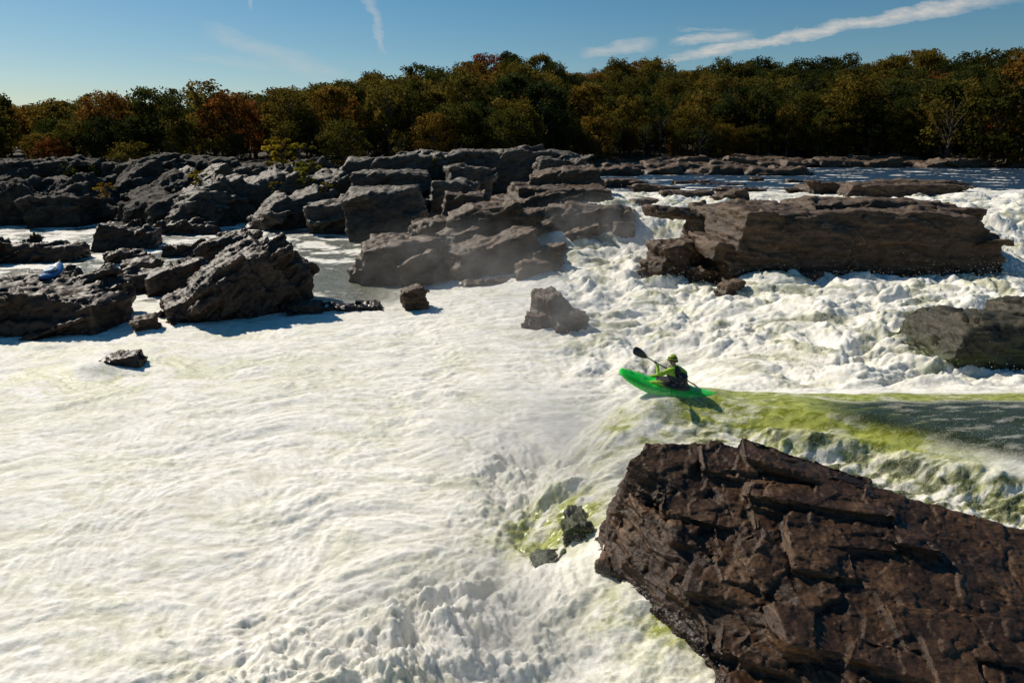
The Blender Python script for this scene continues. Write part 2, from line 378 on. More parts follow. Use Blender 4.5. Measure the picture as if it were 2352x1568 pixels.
cluster('rock_slab',[(17.9,38.2,.8,4.1,14.6,8.0,.03,-.02,.03),(13.5,37.4,.8,4.3,6.5,7.4,.1,0,.02),(23.2,38.2,.8,3.6,5.0,6.5,-.15,0,.12),(20,40.5,.8,4.5,9,6,.1)],M_brown,.10,plates=5,feat=2.6,amp=.2,seed=1,bed=(.08,.02,.99),stf=1.4,sta=.14,fa=.07,wetz=1.0)
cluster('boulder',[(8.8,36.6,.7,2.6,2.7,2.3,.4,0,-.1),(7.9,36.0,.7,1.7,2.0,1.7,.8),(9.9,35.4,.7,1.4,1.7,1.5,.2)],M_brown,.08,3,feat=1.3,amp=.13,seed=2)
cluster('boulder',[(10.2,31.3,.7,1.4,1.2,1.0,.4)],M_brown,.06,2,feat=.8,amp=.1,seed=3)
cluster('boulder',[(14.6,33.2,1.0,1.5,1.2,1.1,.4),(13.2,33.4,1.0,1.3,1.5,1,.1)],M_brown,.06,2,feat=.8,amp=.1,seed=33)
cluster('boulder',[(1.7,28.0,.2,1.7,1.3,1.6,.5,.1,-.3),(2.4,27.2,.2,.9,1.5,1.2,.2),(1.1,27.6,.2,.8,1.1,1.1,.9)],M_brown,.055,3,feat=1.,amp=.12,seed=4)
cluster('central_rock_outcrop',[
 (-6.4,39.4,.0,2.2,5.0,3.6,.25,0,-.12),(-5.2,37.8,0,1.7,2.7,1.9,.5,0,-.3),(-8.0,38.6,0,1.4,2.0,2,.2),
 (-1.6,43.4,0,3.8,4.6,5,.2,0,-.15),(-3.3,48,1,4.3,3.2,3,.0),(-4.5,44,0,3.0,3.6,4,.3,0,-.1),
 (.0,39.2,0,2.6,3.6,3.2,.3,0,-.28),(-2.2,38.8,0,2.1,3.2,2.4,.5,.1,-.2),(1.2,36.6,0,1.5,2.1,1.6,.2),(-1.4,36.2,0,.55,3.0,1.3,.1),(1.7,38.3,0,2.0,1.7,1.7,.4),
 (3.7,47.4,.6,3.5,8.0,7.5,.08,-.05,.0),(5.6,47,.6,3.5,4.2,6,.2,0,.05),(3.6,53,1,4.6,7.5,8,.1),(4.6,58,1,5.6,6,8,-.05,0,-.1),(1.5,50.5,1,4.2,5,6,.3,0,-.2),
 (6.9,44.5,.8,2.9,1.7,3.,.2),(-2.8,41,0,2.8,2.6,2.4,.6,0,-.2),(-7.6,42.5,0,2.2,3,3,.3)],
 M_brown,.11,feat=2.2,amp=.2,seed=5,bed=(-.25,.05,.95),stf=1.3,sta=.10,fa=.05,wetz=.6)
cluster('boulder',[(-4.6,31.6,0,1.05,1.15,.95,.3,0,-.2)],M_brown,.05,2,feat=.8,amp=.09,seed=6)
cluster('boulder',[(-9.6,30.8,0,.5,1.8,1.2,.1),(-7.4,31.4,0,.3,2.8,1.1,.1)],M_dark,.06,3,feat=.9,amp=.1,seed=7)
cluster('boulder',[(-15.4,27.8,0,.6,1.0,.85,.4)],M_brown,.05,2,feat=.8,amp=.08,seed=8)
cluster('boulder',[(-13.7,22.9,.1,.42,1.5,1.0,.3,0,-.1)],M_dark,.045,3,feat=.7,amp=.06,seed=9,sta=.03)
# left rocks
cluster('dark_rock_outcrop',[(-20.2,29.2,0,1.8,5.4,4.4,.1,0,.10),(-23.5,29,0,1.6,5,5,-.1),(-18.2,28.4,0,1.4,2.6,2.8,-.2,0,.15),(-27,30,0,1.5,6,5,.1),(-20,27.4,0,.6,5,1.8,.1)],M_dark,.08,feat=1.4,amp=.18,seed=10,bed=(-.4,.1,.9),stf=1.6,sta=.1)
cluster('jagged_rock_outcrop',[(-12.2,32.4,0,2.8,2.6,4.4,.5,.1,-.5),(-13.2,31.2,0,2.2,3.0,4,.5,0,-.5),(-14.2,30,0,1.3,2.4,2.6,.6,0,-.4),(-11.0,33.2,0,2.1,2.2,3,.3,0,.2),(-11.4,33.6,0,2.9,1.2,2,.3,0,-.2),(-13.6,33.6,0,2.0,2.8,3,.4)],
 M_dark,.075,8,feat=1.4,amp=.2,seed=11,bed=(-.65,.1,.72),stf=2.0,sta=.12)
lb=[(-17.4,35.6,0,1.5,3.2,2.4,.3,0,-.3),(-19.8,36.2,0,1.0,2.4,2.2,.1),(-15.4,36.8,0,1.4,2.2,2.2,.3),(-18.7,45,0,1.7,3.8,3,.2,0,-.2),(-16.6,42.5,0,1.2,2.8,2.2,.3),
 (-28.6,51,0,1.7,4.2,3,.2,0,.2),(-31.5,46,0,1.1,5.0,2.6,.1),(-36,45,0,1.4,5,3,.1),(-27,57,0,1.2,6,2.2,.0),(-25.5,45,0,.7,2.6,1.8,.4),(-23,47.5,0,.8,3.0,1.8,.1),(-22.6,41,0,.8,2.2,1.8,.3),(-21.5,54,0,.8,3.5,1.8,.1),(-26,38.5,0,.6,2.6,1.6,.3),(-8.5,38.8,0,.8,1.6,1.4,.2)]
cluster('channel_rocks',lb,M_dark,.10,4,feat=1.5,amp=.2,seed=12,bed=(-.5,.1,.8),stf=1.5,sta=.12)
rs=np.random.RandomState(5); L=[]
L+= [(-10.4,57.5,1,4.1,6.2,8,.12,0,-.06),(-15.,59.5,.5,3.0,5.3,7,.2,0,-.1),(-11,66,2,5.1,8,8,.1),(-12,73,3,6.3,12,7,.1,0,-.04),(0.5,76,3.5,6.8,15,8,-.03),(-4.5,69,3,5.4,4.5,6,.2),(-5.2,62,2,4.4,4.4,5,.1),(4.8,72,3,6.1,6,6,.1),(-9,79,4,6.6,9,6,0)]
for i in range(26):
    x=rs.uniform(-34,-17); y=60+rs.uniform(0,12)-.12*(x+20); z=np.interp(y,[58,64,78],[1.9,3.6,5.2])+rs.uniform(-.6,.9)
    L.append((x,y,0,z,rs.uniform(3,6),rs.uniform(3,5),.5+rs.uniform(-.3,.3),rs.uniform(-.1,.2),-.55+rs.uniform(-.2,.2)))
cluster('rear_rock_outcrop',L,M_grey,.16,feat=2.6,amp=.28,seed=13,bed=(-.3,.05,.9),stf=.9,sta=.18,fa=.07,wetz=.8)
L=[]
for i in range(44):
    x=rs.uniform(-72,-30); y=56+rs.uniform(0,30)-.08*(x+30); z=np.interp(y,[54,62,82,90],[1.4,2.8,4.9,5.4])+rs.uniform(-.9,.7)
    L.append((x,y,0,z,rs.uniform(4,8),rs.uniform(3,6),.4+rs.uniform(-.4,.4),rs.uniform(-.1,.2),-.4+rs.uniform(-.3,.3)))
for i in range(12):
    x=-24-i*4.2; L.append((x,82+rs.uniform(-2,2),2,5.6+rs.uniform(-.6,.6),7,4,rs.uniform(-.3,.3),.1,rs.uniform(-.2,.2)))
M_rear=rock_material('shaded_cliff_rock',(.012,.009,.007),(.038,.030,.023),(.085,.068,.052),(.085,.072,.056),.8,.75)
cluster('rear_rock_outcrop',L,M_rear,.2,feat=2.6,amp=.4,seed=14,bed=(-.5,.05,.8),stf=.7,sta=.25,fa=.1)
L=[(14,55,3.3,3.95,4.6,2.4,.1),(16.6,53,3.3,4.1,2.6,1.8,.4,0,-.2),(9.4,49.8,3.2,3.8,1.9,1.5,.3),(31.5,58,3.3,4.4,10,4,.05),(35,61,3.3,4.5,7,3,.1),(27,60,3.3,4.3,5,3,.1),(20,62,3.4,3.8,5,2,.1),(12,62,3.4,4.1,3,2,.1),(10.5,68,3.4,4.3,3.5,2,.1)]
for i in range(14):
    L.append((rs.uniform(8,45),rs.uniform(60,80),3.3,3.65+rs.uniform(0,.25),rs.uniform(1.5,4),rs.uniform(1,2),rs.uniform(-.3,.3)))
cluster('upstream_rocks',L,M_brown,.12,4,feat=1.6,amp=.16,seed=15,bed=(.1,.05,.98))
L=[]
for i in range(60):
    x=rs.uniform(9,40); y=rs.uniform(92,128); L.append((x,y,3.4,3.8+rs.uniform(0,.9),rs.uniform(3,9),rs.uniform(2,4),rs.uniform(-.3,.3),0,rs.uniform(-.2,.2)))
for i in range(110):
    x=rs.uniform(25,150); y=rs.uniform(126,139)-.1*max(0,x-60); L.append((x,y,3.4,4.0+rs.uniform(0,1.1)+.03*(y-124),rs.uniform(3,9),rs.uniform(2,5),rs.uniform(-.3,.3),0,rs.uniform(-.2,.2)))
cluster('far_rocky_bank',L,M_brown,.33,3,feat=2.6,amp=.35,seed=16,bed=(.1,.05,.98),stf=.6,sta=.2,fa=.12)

# ---------------------------------------------------------------- land
def shore(x): return np.interp(x,[-200,-90,-60,-30,0,20,60,150,300],[70,78,84,88,92,134,136,124,110])
def land_h(x,y):
    s_=y-shore(x)
    hill=np.interp(x,[-250,-110,-80,-60,-35,-10,0,60,120,250],[2,2,3,5,9,13,14,15,15,15])
    h=-2+6.6*ss(-6,4,s_)+hill*ss(15,110,s_)+.8*fbm2(x*.05,y*.05,4,3.)
    return h
gy=np.concatenate([np.linspace(50,260,260),np.geomspace(262,2500,60)]); gx=np.concatenate([-np.geomspace(200,2500,40)[::-1],np.linspace(-195,250,260),np.geomspace(255,2500,40)])
Yt,Xt=np.meshgrid(gy,gx,indexing='ij'); Zt=land_h(Xt,Yt)
m,t,b=newmat('forest_floor'); pos=t.new('ShaderNodeNewGeometry').outputs['Position']
f=t.noise(pos,.3,8,.65); t.l.new(t.ramp(f,[(.3,(.02,.018,.01)),(.55,(.06,.045,.02)),(.75,(.10,.075,.03))]),b.inputs['Base Color']); b.inputs['Roughness'].default_value=.9
t.l.new(t.bump(t.noise(pos,2,6),.8,.5),b.inputs['Normal'])
grid_obj('hillside_ground',Xt,Yt,Zt,m)

# ---------------------------------------------------------------- trees
def leafmat(name,stops):
    m,t,b=newmat(name); out=m.node_tree.nodes['Material Output']; m.node_tree.nodes.remove(b)
    oi=t.new('ShaderNodeObjectInfo').outputs['Random']
    c=t.ramp(oi,stops); v=t.attr('tone')
    c=t.mix(1.,c,t.ramp(v,[(0.,.35),(1.,1.75)]),'MULTIPLY')
    d=t.new('ShaderNodeBsdfDiffuse'); tr=t.new('ShaderNodeBsdfTranslucent'); mx=t.new('ShaderNodeMixShader'); mx.inputs[0].default_value=.5
    t.l.new(c,d.inputs[0]); t.l.new(c,tr.inputs[0]); t.l.new(d.outputs[0],mx.inputs[1]); t.l.new(tr.outputs[0],mx.inputs[2]); t.l.new(mx.outputs[0],out.inputs[0])
    return m
M_leaf=leafmat('autumn_foliage',[(0.,(.026,.036,.011)),(.25,(.040,.046,.011)),(.5,(.066,.060,.012)),(.72,(.105,.078,.014)),(.87,(.135,.088,.015)),(.96,(.145,.068,.015)),(1.,(.15,.04,.015))])
M_gold=leafmat('golden_shrub_foliage',[(0.,(.14,.14,.015)),(.5,(.24,.17,.015)),(1.,(.22,.13,.015))])
M_bark=simple('bark',(.06,.045,.035),.9,.4,6)
def tube(pts,rad,seg=7,cap=True):
    V=[];F=[];pts=[Vector(p) for p in pts]; prev=None
    for i,p in enumerate(pts):
        d=(pts[min(i+1,len(pts)-1)]-pts[max(i-1,0)]).normalized()
        if prev is None: a=d.orthogonal().normalized()
        else: a=(prev-d*prev.dot(d)).normalized()
        prev=a; bb=d.cross(a)
        for k in range(seg):
            an=2*math.pi*k/seg; V.append(p+(a*math.cos(an)+bb*math.sin(an))*rad[i])
    for i in range(len(pts)-1):
        for k in range(seg):
            F.append((i*seg+k,i*seg+(k+1)%seg,(i+1)*seg+(k+1)%seg,(i+1)*seg+k))
    if cap:
        F.append(tuple(range(seg))[::-1]); F.append(tuple((len(pts)-1)*seg+k for k in range(seg)))
    return V,F
def tree_mesh(name,seed,H=12,Wd=4.2,nclump=46,per=60,leaf=.34,crown0=.22,mats=(M_bark,M_leaf)):
    rs=np.random.RandomState(seed); V=[];F=[];MI=[];tone=[]
    def add(v,f,mi,tn):
        o=len(V); V.extend(v); F.extend([tuple(i+o for i in q) for q in f]); MI.extend([mi]*len(f)); tone.extend([tn]*len(v))
    lean=rs.uniform(-.4,.4,2)
    tr=[(lean[0]*k*k,lean[1]*k*k,H*.86*k) for k in np.linspace(0,1,7)]
    add(*tube(tr,[H*.02*(1.12-k) for k in np.linspace(0,1,7)]),0,.5)
    cl=[]
    for i in range(nclump):
        h=crown0+(1-crown0)*rs.rand()**.75; env=math.sqrt(max(.04,1-((h-.58)/.47)**2)) if h>.58 else math.sqrt(max(.1,1-((h-.58)/.55)**2))
        a=rs.uniform(0,2*math.pi); rr=Wd*env*(.3+.7*rs.rand()**.5)*rs.uniform(.8,1.1)
        cl.append((math.cos(a)*rr+lean[0]*h*h,math.sin(a)*rr+lean[1]*h*h,H*h*.95,rs.uniform(.6,1.3)*H/12))
    for c in cl[:14]:
        k=max(.1,c[2]/H-.22); st=(lean[0]*k*k,lean[1]*k*k,H*k*.95)
        mid=tuple((st[j]+c[j])/2+(0.3 if j==2 else 0) for j in range(3))
        add(*tube([st,mid,c[:3]],[H*.008,H*.005,H*.002],5),0,.5)
    for c in cl:
        tn=rs.rand()
        for j in range(per):
            d=rs.normal(size=3); d/=np.linalg.norm(d); p=np.array(c[:3])+d*c[3]*rs.rand()**.4*np.array([1.25,1.25,.85])
            u=rs.normal(size=3); u/=np.linalg.norm(u); w=np.cross(u,rs.normal(size=3)); w/=np.linalg.norm(w)
            s_=leaf*rs.uniform(.5,1.25)
            q=[p-u*s_*.6,p-w*s_*.45,p+u*s_*.6,p+w*s_*.45]
            add(q,[(0,1,2,3)],1,min(1,max(0,tn*.65+rs.rand()*.35)))
    me=bpy.data.meshes.new(name); me.from_pydata([tuple(v) for v in V],[],F); me.update()
    for m_ in mats: me.materials.append(m_)
    me.polygons.foreach_set('material_index',MI)
    a=me.attributes.new('tone','FLOAT','POINT'); a.data.foreach_set('value',np.array(tone,dtype=np.float32))
    return me
TM=[tree_mesh('broadleaf_tree_mesh',i,H=12,Wd=[3.8,4.6,3.4,5.0,4.1,4.7][i%6],nclump=[70,84,58,92,66,80][i%6],per=62) for i in range(7)]
TM.append(tree_mesh('sparse_tree_mesh',20,H=12,Wd=3.2,nclump=34,per=30))
forest=link(bpy.data.objects.new('distant_forest',None))
rs=np.random.RandomState(3); cnt=0
def plant(x,y,H,wf=1.,mi=None,par=forest,nm='tree'):
    me=TM[rs.randint(len(TM))] if mi is None else mi
    o=link(bpy.data.objects.new(nm,me)); z=float(land_h(np.array([x]),np.array([y]))[0])-.3
    o.location=(x,y,z); k=H/12; o.scale=(k*wf,k*wf,k); o.rotation_euler=(0,0,rs.uniform(0,6.28)); o.parent=par
for row in range(15):
    off=[3,6,10,15,21,27,34,41,49,57,66,75,85,96,108][row]; x=-165+rs.uniform(0,4)
    while x<215:
        xx=x+rs.uniform(-2,2); yy=float(shore(xx))+off+rs.uniform(-2.5,2.5)
        if abs(xx)<yy*1.05+10:
            H=rs.uniform(8.5,14.8) if row>1 else rs.uniform(4.5,10)
            H*=float(np.interp(xx,[-110,-60,-25,0,18,40,90,140],[.62,.68,.86,.92,.92,1.05,1.08,1.22]))
            if rs.rand()<.07 and (xx<-15 or xx>25): H*=1.15
            plant(xx,yy,H,rs.uniform(.8,1.2)); cnt+=1
        x+=rs.uniform(4.0,7.0)
plant(86,127,22,.9); plant(91,126,25,.85); plant(80,130,19,1.); plant(97,124,20,1.)
SH=[tree_mesh('golden_shrub_mesh',40+i,H=3,Wd=1.5,nclump=14,per=60,leaf=.2,crown0=.12,mats=(M_bark,M_gold)) for i in range(3)]
bank=link(bpy.data.objects.new('riverbank_shrubs',None))
for i in range(190):
    xx=rs.uniform(10,150); yy=float(shore(xx))+rs.uniform(-6,3); plant(xx,yy,rs.uniform(1.2,3.6),1.4,SH[rs.randint(3)],bank,'shrub')
for i in range(50):
    xx=rs.uniform(-95,5); yy=float(shore(xx))+rs.uniform(-2,3); plant(xx,yy,rs.uniform(2,4),1.2,SH[rs.randint(3)],bank,'shrub')
for (x,y,z,H) in [(-18.8,65,4.0,2.4),(-17.0,63.5,3.0,1.6),(-21.5,63.5,3.4,1.2),(-28.5,64,4,1.6),(-36,62,3,1.6),(-24,74,5,3.6),(-22.5,75,5,3.0),(-7.3,70,5.2,1.4)]:
    o=link(bpy.data.objects.new('golden_shrub',SH[rs.randint(3)])); o.location=(x,y,z-.3); o.scale=(H/3*1.2,H/3*1.2,H/3)
for i in range(14):
    xx=-98+i*4.4+rs.uniform(-1,1); yy=79+rs.uniform(-3,3)+max(0,(xx+75))*.12; plant(xx,yy,rs.uniform(4,7),1.2)

# ---------------------------------------------------------------- kayaks
M_hull=simple('green_plastic',(.012,.60,.05),.28,.06,3)
M_bhull=simple('blue_plastic',(.03,.13,.32),.3,.1,3)
M_white=simple('pale_blue_cover',(.16,.26,.36),.5,.1)
M_blk=simple('black_neoprene',(.014,.013,.013),.6,.3,30,.2)
M_yel=simple('yellow_webbing',(.65,.55,.03),.6)
M_grn=simple('lime_fabric',(.30,.50,.03),.75,.2,18,.3)
M_skin=simple('skin',(.45,.26,.18),.55,.08,20)
M_gry=simple('grey_glove',(.12,.14,.15),.7,.2,30,.2)
M_helm=simple('lime_helmet',(.32,.40,.03),.3,.06)
M_carb=simple('black_paddle',(.02,.02,.022),.35,.1)
def kayak(name,hullmat,deckmat,Mx,Lh=1.2):
    root=link(bpy.data.objects.new(name,None)); NS=41;NQ=28;V=[];F=[]
    for i in range(NS):
        s_=-1+2*i/(NS-1); a=abs(s_)
        w=.325*max(0.0,1-a**2.6)**.62+.012
        keel=.26*a**2.4*(1.15 if s_>0 else .8); deck=.30+(.16 if s_>0 else .07)*a**1.6-.03*a**6
        if -0.5<s_<.3: deck+=.03
        zc=keel+(deck-keel)*.5; hz=(deck-keel)*.5
        for k in range(NQ):
            an=2*math.pi*k/NQ; cy,sz=math.cos(an),math.sin(an)
            e=.72 if sz<0 else .95
            V.append(Vector((s_*Lh,w*math.copysign(abs(cy)**e,cy),zc+hz*math.copysign(abs(sz)**e,sz))))
    for i in range(NS-1):
        for k in range(NQ): F.append((i*NQ+k,(i+1)*NQ+k,(i+1)*NQ+(k+1)%NQ,i*NQ+(k+1)%NQ))
    F.append(tuple(range(NQ))); F.append(tuple((NS-1)*NQ+k for k in range(NQ))[::-1])
    mesh_obj('hull',[Mx@v for v in V],F,[hullmat],True,root)
    pts=[];N=28
    for k in range(N+1):
        an=2*math.pi*k/N; pts.append((-.12+.43*math.cos(an),.25*math.sin(an),.345+.03*math.cos(an)))
    v,f=tube(pts,[.022]*(N+1),8,False); mesh_obj('cockpit_coaming',[Mx@p for p in v],f,[M_blk],True,root)
    V=[];F=[]
    for j,(kx,ky,z,cx) in enumerate([(.43,.25,.35,-.12),(.36,.22,.39,-.13),(.27,.19,.42,-.19),(.17,.17,.47,-.25),(.14,.165,.56,-.26),(.13,.16,.62,-.26)]):
        for k in range(N):
            an=2*math.pi*k/N; V.append(Vector((cx+kx*math.cos(an),ky*math.sin(an),z+.02*math.cos(an)*(j<3)+.006*math.sin(an*5))))
    for j in range(5):
        for k in range(N): F.append((j*N+k,j*N+(k+1)%N,(j+1)*N+(k+1)%N,(j+1)*N+k))
    F.append(tuple(5*N+k for k in range(N)))
    mesh_obj('spray_skirt' if name.startswith('green') else 'cockpit_cover',[Mx@v for v in (V if name.startswith('green') else [Vector((p.x,p.y,min(p.z,.42))) for p in V])],F,[deckmat],True,root)
    for nm,(x0,x1,z0,z1) in {'bow_grab_loop':(.62,.80,.375,.40),'stern_grab_loop':(-1.05,-1.19,.33,.33),'deck_grab_loop':(.93,1.08,.41,.42)}.items():
        pts=[(x0,0,z0),(x0+(x1-x0)*.2,0,z0+.045),(x0+(x1-x0)*.8,0,z1+.045),(x1,0,z1)]
        v,f=tube(pts,[.011]*4,8); mesh_obj(nm,[Mx@p for p in v],f,[M_yel],True,root)
    return root
D=Vector((-2.2,.40,.40)).normalized(); Yk=Vector((0,0,1)).cross(D).normalized(); Zk=D.cross(Yk)
roll=-.10; Y2=Yk*math.cos(roll)+Zk*math.sin(roll); Z2=D.cross(Y2)
Mk=Matrix(((D.x,Y2.x,Z2.x,3.70),(D.y,Y2.y,Z2.y,15.48),(D.z,Y2.z,Z2.z,1.69),(0,0,0,1)))
kayak('green_kayak',M_hull,M_blk,Mk)
Mb=Matrix.Translation((-20.6,30.2,1.80))@Matrix.Rotation(1.75,4,'Z')@Matrix.Rotation(-.12,4,'Y')
kayak('blue_kayak',M_bhull,M_white,Mb,1.0)

# ---------------------------------------------------------------- kayaker
kr=link(bpy.data.objects.new('kayaker',None))
Fd=Vector((-.75,.66,0)).normalized(); Ld=Vector((0,0,1)).cross(Fd).normalized()
pel=Vector((3.93,15.44,1.89)); ab=Vector((3.92,15.45,2.07)); ch=Vector((3.885,15.49,2.26)); nb=Vector((3.865,15.51,2.39)); nk=Vector((3.85,15.525,2.45)); hd=Vector((3.84,15.54,2.555))
sl=nb+Ld*.185+Vector((0,0,-.045)); sr=nb-Ld*.185+Vector((0,0,-.055))
HL=Vector((3.45,15.58,2.48)); HR=Vector((4.29,15.93,1.92)); ax=(HR-HL).normalized()
def elbow(a,bp,l1,l2,hint):
    d=bp-a; L_=min(d.length,l1+l2-.005); dn=d.normalized(); x=(l1*l1-l2*l2+L_*L_)/(2*L_); h=math.sqrt(max(0,l1*l1-x*x))
    hh=(hint-dn*hint.dot(dn)).normalized(); return a+dn*x+hh*h
wl_=HL+Vector((.02,-.075,-.035)); wr_=HR+Vector((-.04,-.06,.045))
el=elbow(sl,wl_,.29,.26,Vector((-.2,-.6,-.8))); er=elbow(sr,wr_,.29,.26,Vector((.6,.0,-.2)))
kneeL=pel+D*.42+Y2*.2+Vector((0,0,.12)); kneeR=pel+D*.42-Y2*.2+Vector((0,0,.12)); 
ftL=pel+D*.78+Y2*.12; ftR=pel+D*.78-Y2*.12
J=[(pel,.15),(ab,.135),(ch,.15),(nb,.10),(nk,.058),(hd+Vector((0,0,-.02)),.07),
   (sl,.076),(el,.056),(wl_,.038),(HL+Vector((.005,-.03,-.01)),.032),
   (sr,.076),(er,.056),(wr_,.038),(HR+Vector((-.01,-.03,.015)),.032),
   (pel+Y2*.1,.09),(kneeL,.06),(ftL,.04),(pel-Y2*.1,.09),(kneeR,.06),(ftR,.04)]
E=[(0,1),(1,2),(2,3),(3,4),(4,5),(2,6),(6,7),(7,8),(8,9),(2,10),(10,11),(11,12),(12,13),(0,14),(14,15),(15,16),(0,17),(17,18),(18,19)]
me=bpy.data.meshes.new('body'); me.from_pydata([tuple(j[0]) for j in J],E,[]); o=link(bpy.data.objects.new('body_tmp',me))
sm=o.modifiers.new('s','SKIN'); o.modifiers.new('u','SUBSURF').levels=2
for i,v in enumerate(me.skin_vertices[0].data): v.radius=(J[i][1],J[i][1]); v.use_root=(i==0)
dg=bpy.context.evaluated_depsgraph_get(); dg.update(); mb=bpy.data.meshes.new_from_object(o.evaluated_get(dg)); bpy.data.objects.remove(o)
mb.materials.clear()
for m_ in (M_grn,M_skin,M_gry,M_blk): mb.materials.append(m_)
for p in mb.polygons:
    c=p.center; p.use_smooth=True
    if (c-HL).length<.085 or (c-HR).length<.085: p.material_index=2
    elif c.z>2.44 and (c-hd).length<.16: p.material_index=1
    elif c.z<2.0 and (c-wr_).length>.2 and (c-er).length>.15: p.material_index=3
    else: p.material_index=0
bo=link(bpy.data.objects.new('body',mb)); bo.parent=kr
V=[];F=[];N=32
rings=[(-.02,.15,.19,1.97),(.0,.165,.205,2.03),(.0,.165,.205,2.12),(.0,.172,.205,2.2),(.0,.172,.205,2.28),(0,.155,.185,2.34),(0,.12,.135,2.395),(0,.09,.095,2.425)]
for j,(off,dp,wd,z) in enumerate(rings):
    cpt=pel.lerp(nb,min(1,max(0,(z-1.89)/.50)))
    for k in range(N):
        an=2*math.pi*k/N; kk=1+.03*math.sin(3*an+j); 
        q=cpt+Fd*dp*math.cos(an)*kk+Ld*wd*math.sin(an)*kk*(0.93 if j in(3,4) else 1); V.append(Vector((q.x,q.y,z)))
for j in range(len(rings)-1):
    for k in range(N): F.append((j*N+k,j*N+(k+1)%N,(j+1)*N+(k+1)%N,(j+1)*N+k))
F.append(tuple((len(rings)-1)*N+k for k in range(N))); F.append(tuple(range(N))[::-1])
mesh_obj('life_vest',V,F,[M_blk],True,kr)
for z in (2.08,2.2):
    cpt=pel.lerp(nb,(z-1.89)/.5); pts=[cpt+Fd*.178*math.cos(a)+Ld*.215*math.sin(a)+Vector((0,0,z-cpt.z)) for a in np.linspace(0,2*math.pi,33)]
    v,f=tube(pts,[.009]*33,6,False); mesh_obj('vest_strap',v,f,[M_gry],True,kr)
hf=(Fd+Vector((-.35,-.1,-.12))).normalized(); hl=Vector((0,0,1)).cross(hf).normalized(); hu=hf.cross(hl)
V=[];F=[];A=32;Bn=24
for i in range(Bn+1):
    th=math.pi*i/Bn
    for k in range(A):
        ph=2*math.pi*k/A; x=math.sin(th)*math.cos(ph); y=math.sin(th)*math.sin(ph); z=math.cos(th)
        X=x*.098;Y=y*.076;Z=z*.118
        if z<0: X*=1-.12*abs(z); Y*=1-.28*abs(z)
        front=max(0,x)
        X+=front*(.024*math.exp(-((y/.16)**2+((z+.12)/.17)**2)) -.012*math.exp(-(((abs(y)-.38)/.18)**2+((z-.05)/.13)**2))+.008*math.exp(-((y/.3)**2+((z+.48)/.07)**2))+.006*math.exp(-((y/.3)**2+((z+.62)/.07)**2))+.012*math.exp(-((y/.3)**2+((z+.88)/.15)**2)))
        Y+=math.copysign(.018,y)*math.exp(-(((x+.05)/.14)**2+((z+.05)/.22)**2))*(abs(y)>.8)
        V.append(hd+hf*X+hl*Y+hu*Z)
for i in range(Bn):
    for k in range(A): F.append((i*A+k,(i+1)*A+k,(i+1)*A+(k+1)%A,i*A+(k+1)%A))
mesh_obj('head',V,F,[M_skin],True,kr)
M_eye=simple('eye',(.05,.04,.03),.2)
for sg in(-1,1):
    V=[];F=[]
    for i in range(9):
        for k in range(12):
            th=math.pi*i/8;ph=2*math.pi*k/12; V.append(hd+hf*(.082+.012*math.sin(th)*math.cos(ph))+hl*(sg*.03+.013*math.sin(th)*math.sin(ph))+hu*(.006+.009*math.cos(th)))
    for i in range(8):
        for k in range(12): F.append((i*12+k,(i+1)*12+k,(i+1)*12+(k+1)%12,i*12+(k+1)%12))
    mesh_obj('eye',V,F,[M_eye],True,kr)
V=[];F=[];mi=[]
for i in range(15):
    th=i/14*math.pi*.56
    for k in range(A):
        ph=2*math.pi*k/A; x=math.sin(th)*math.cos(ph); y=math.sin(th)*math.sin(ph); z=math.cos(th)
        drop=-.035*max(0,-math.cos(ph)+.3)*(i/14)**3; rr=1.0+(.05 if i>=13 else 0)+(.10*max(0,math.cos(ph))**4 if i>=13 else 0)
        V.append(hd+hu*.022+hf*x*.122*rr+hl*y*.100*rr+hu*(z*.118+drop))
for i in range(14):
    for k in range(A):
        F.append((i*A+k,(i+1)*A+k,(i+1)*A+(k+1)%A,i*A+(k+1)%A)); mi.append(1 if i in(8,9) or i>=12 else 0)
mesh_obj('helmet',V,F,[M_helm,M_blk],True,kr,mi)
pts=[hd+hf*.02+hl*.085*math.cos(a)-hu*(.125*math.sin(a)) for a in np.linspace(0,math.pi,13)]
v,f=tube(pts,[.006]*13,6); mesh_obj('chin_strap',v,f,[M_blk],True,kr)
def hand(H,wrist,par,tag,axd):
    pd=(wrist-H); pd=(pd-axd*pd.dot(axd)).normalized(); sd=axd.cross(pd)
    V=[];F=[]
    def ad(vf):
        o_=len(V); V.extend(vf[0]); F.extend([tuple(i+o_ for i in q) for q in vf[1]])
    for j,(off,ln) in enumerate([(-.033,.9),(-.011,1.05),(.011,1.),(.032,.8)]):
        pts=[];rr=[]
        for a in np.linspace(-.25,3.9*ln,9):
            R_=.026; pts.append(H+axd*off+(pd*math.cos(a)+sd*math.sin(a))*R_); rr.append(.0095 if abs(a%1.3)>.2 else .0105)
        rr[-1]=.006; rr[0]=.011; ad(tube(pts,rr,8))
        ad(tube([wrist+axd*off*.5,H+pd*.03+axd*off],[.014,.012],8))
    pts=[];
    for a in np.linspace(.2,-2.2,6): pts.append(H-axd*(.045)*(1-.3*abs(a)/2.2)+(pd*math.cos(a)+sd*math.sin(a))*.027)
    ad(tube([wrist-axd*.01]+pts,[.014,.013,.012,.0115,.011,.010,.007],8))
    mesh_obj('hand_'+tag,V,F,[M_gry],True,par)
hand(HL,wl_,kr,'left',ax); hand(HR,wr_,kr,'right',-ax)
pr=link(bpy.data.objects.new('kayak_paddle',None))
P0=HL-ax*.28; P1=HR+ax*.22
v,f=tube([P0-ax*.1,P0,P1,P1+ax*.1],[.0145]*4,12); mesh_obj('shaft',v,f,[M_carb],True,pr)
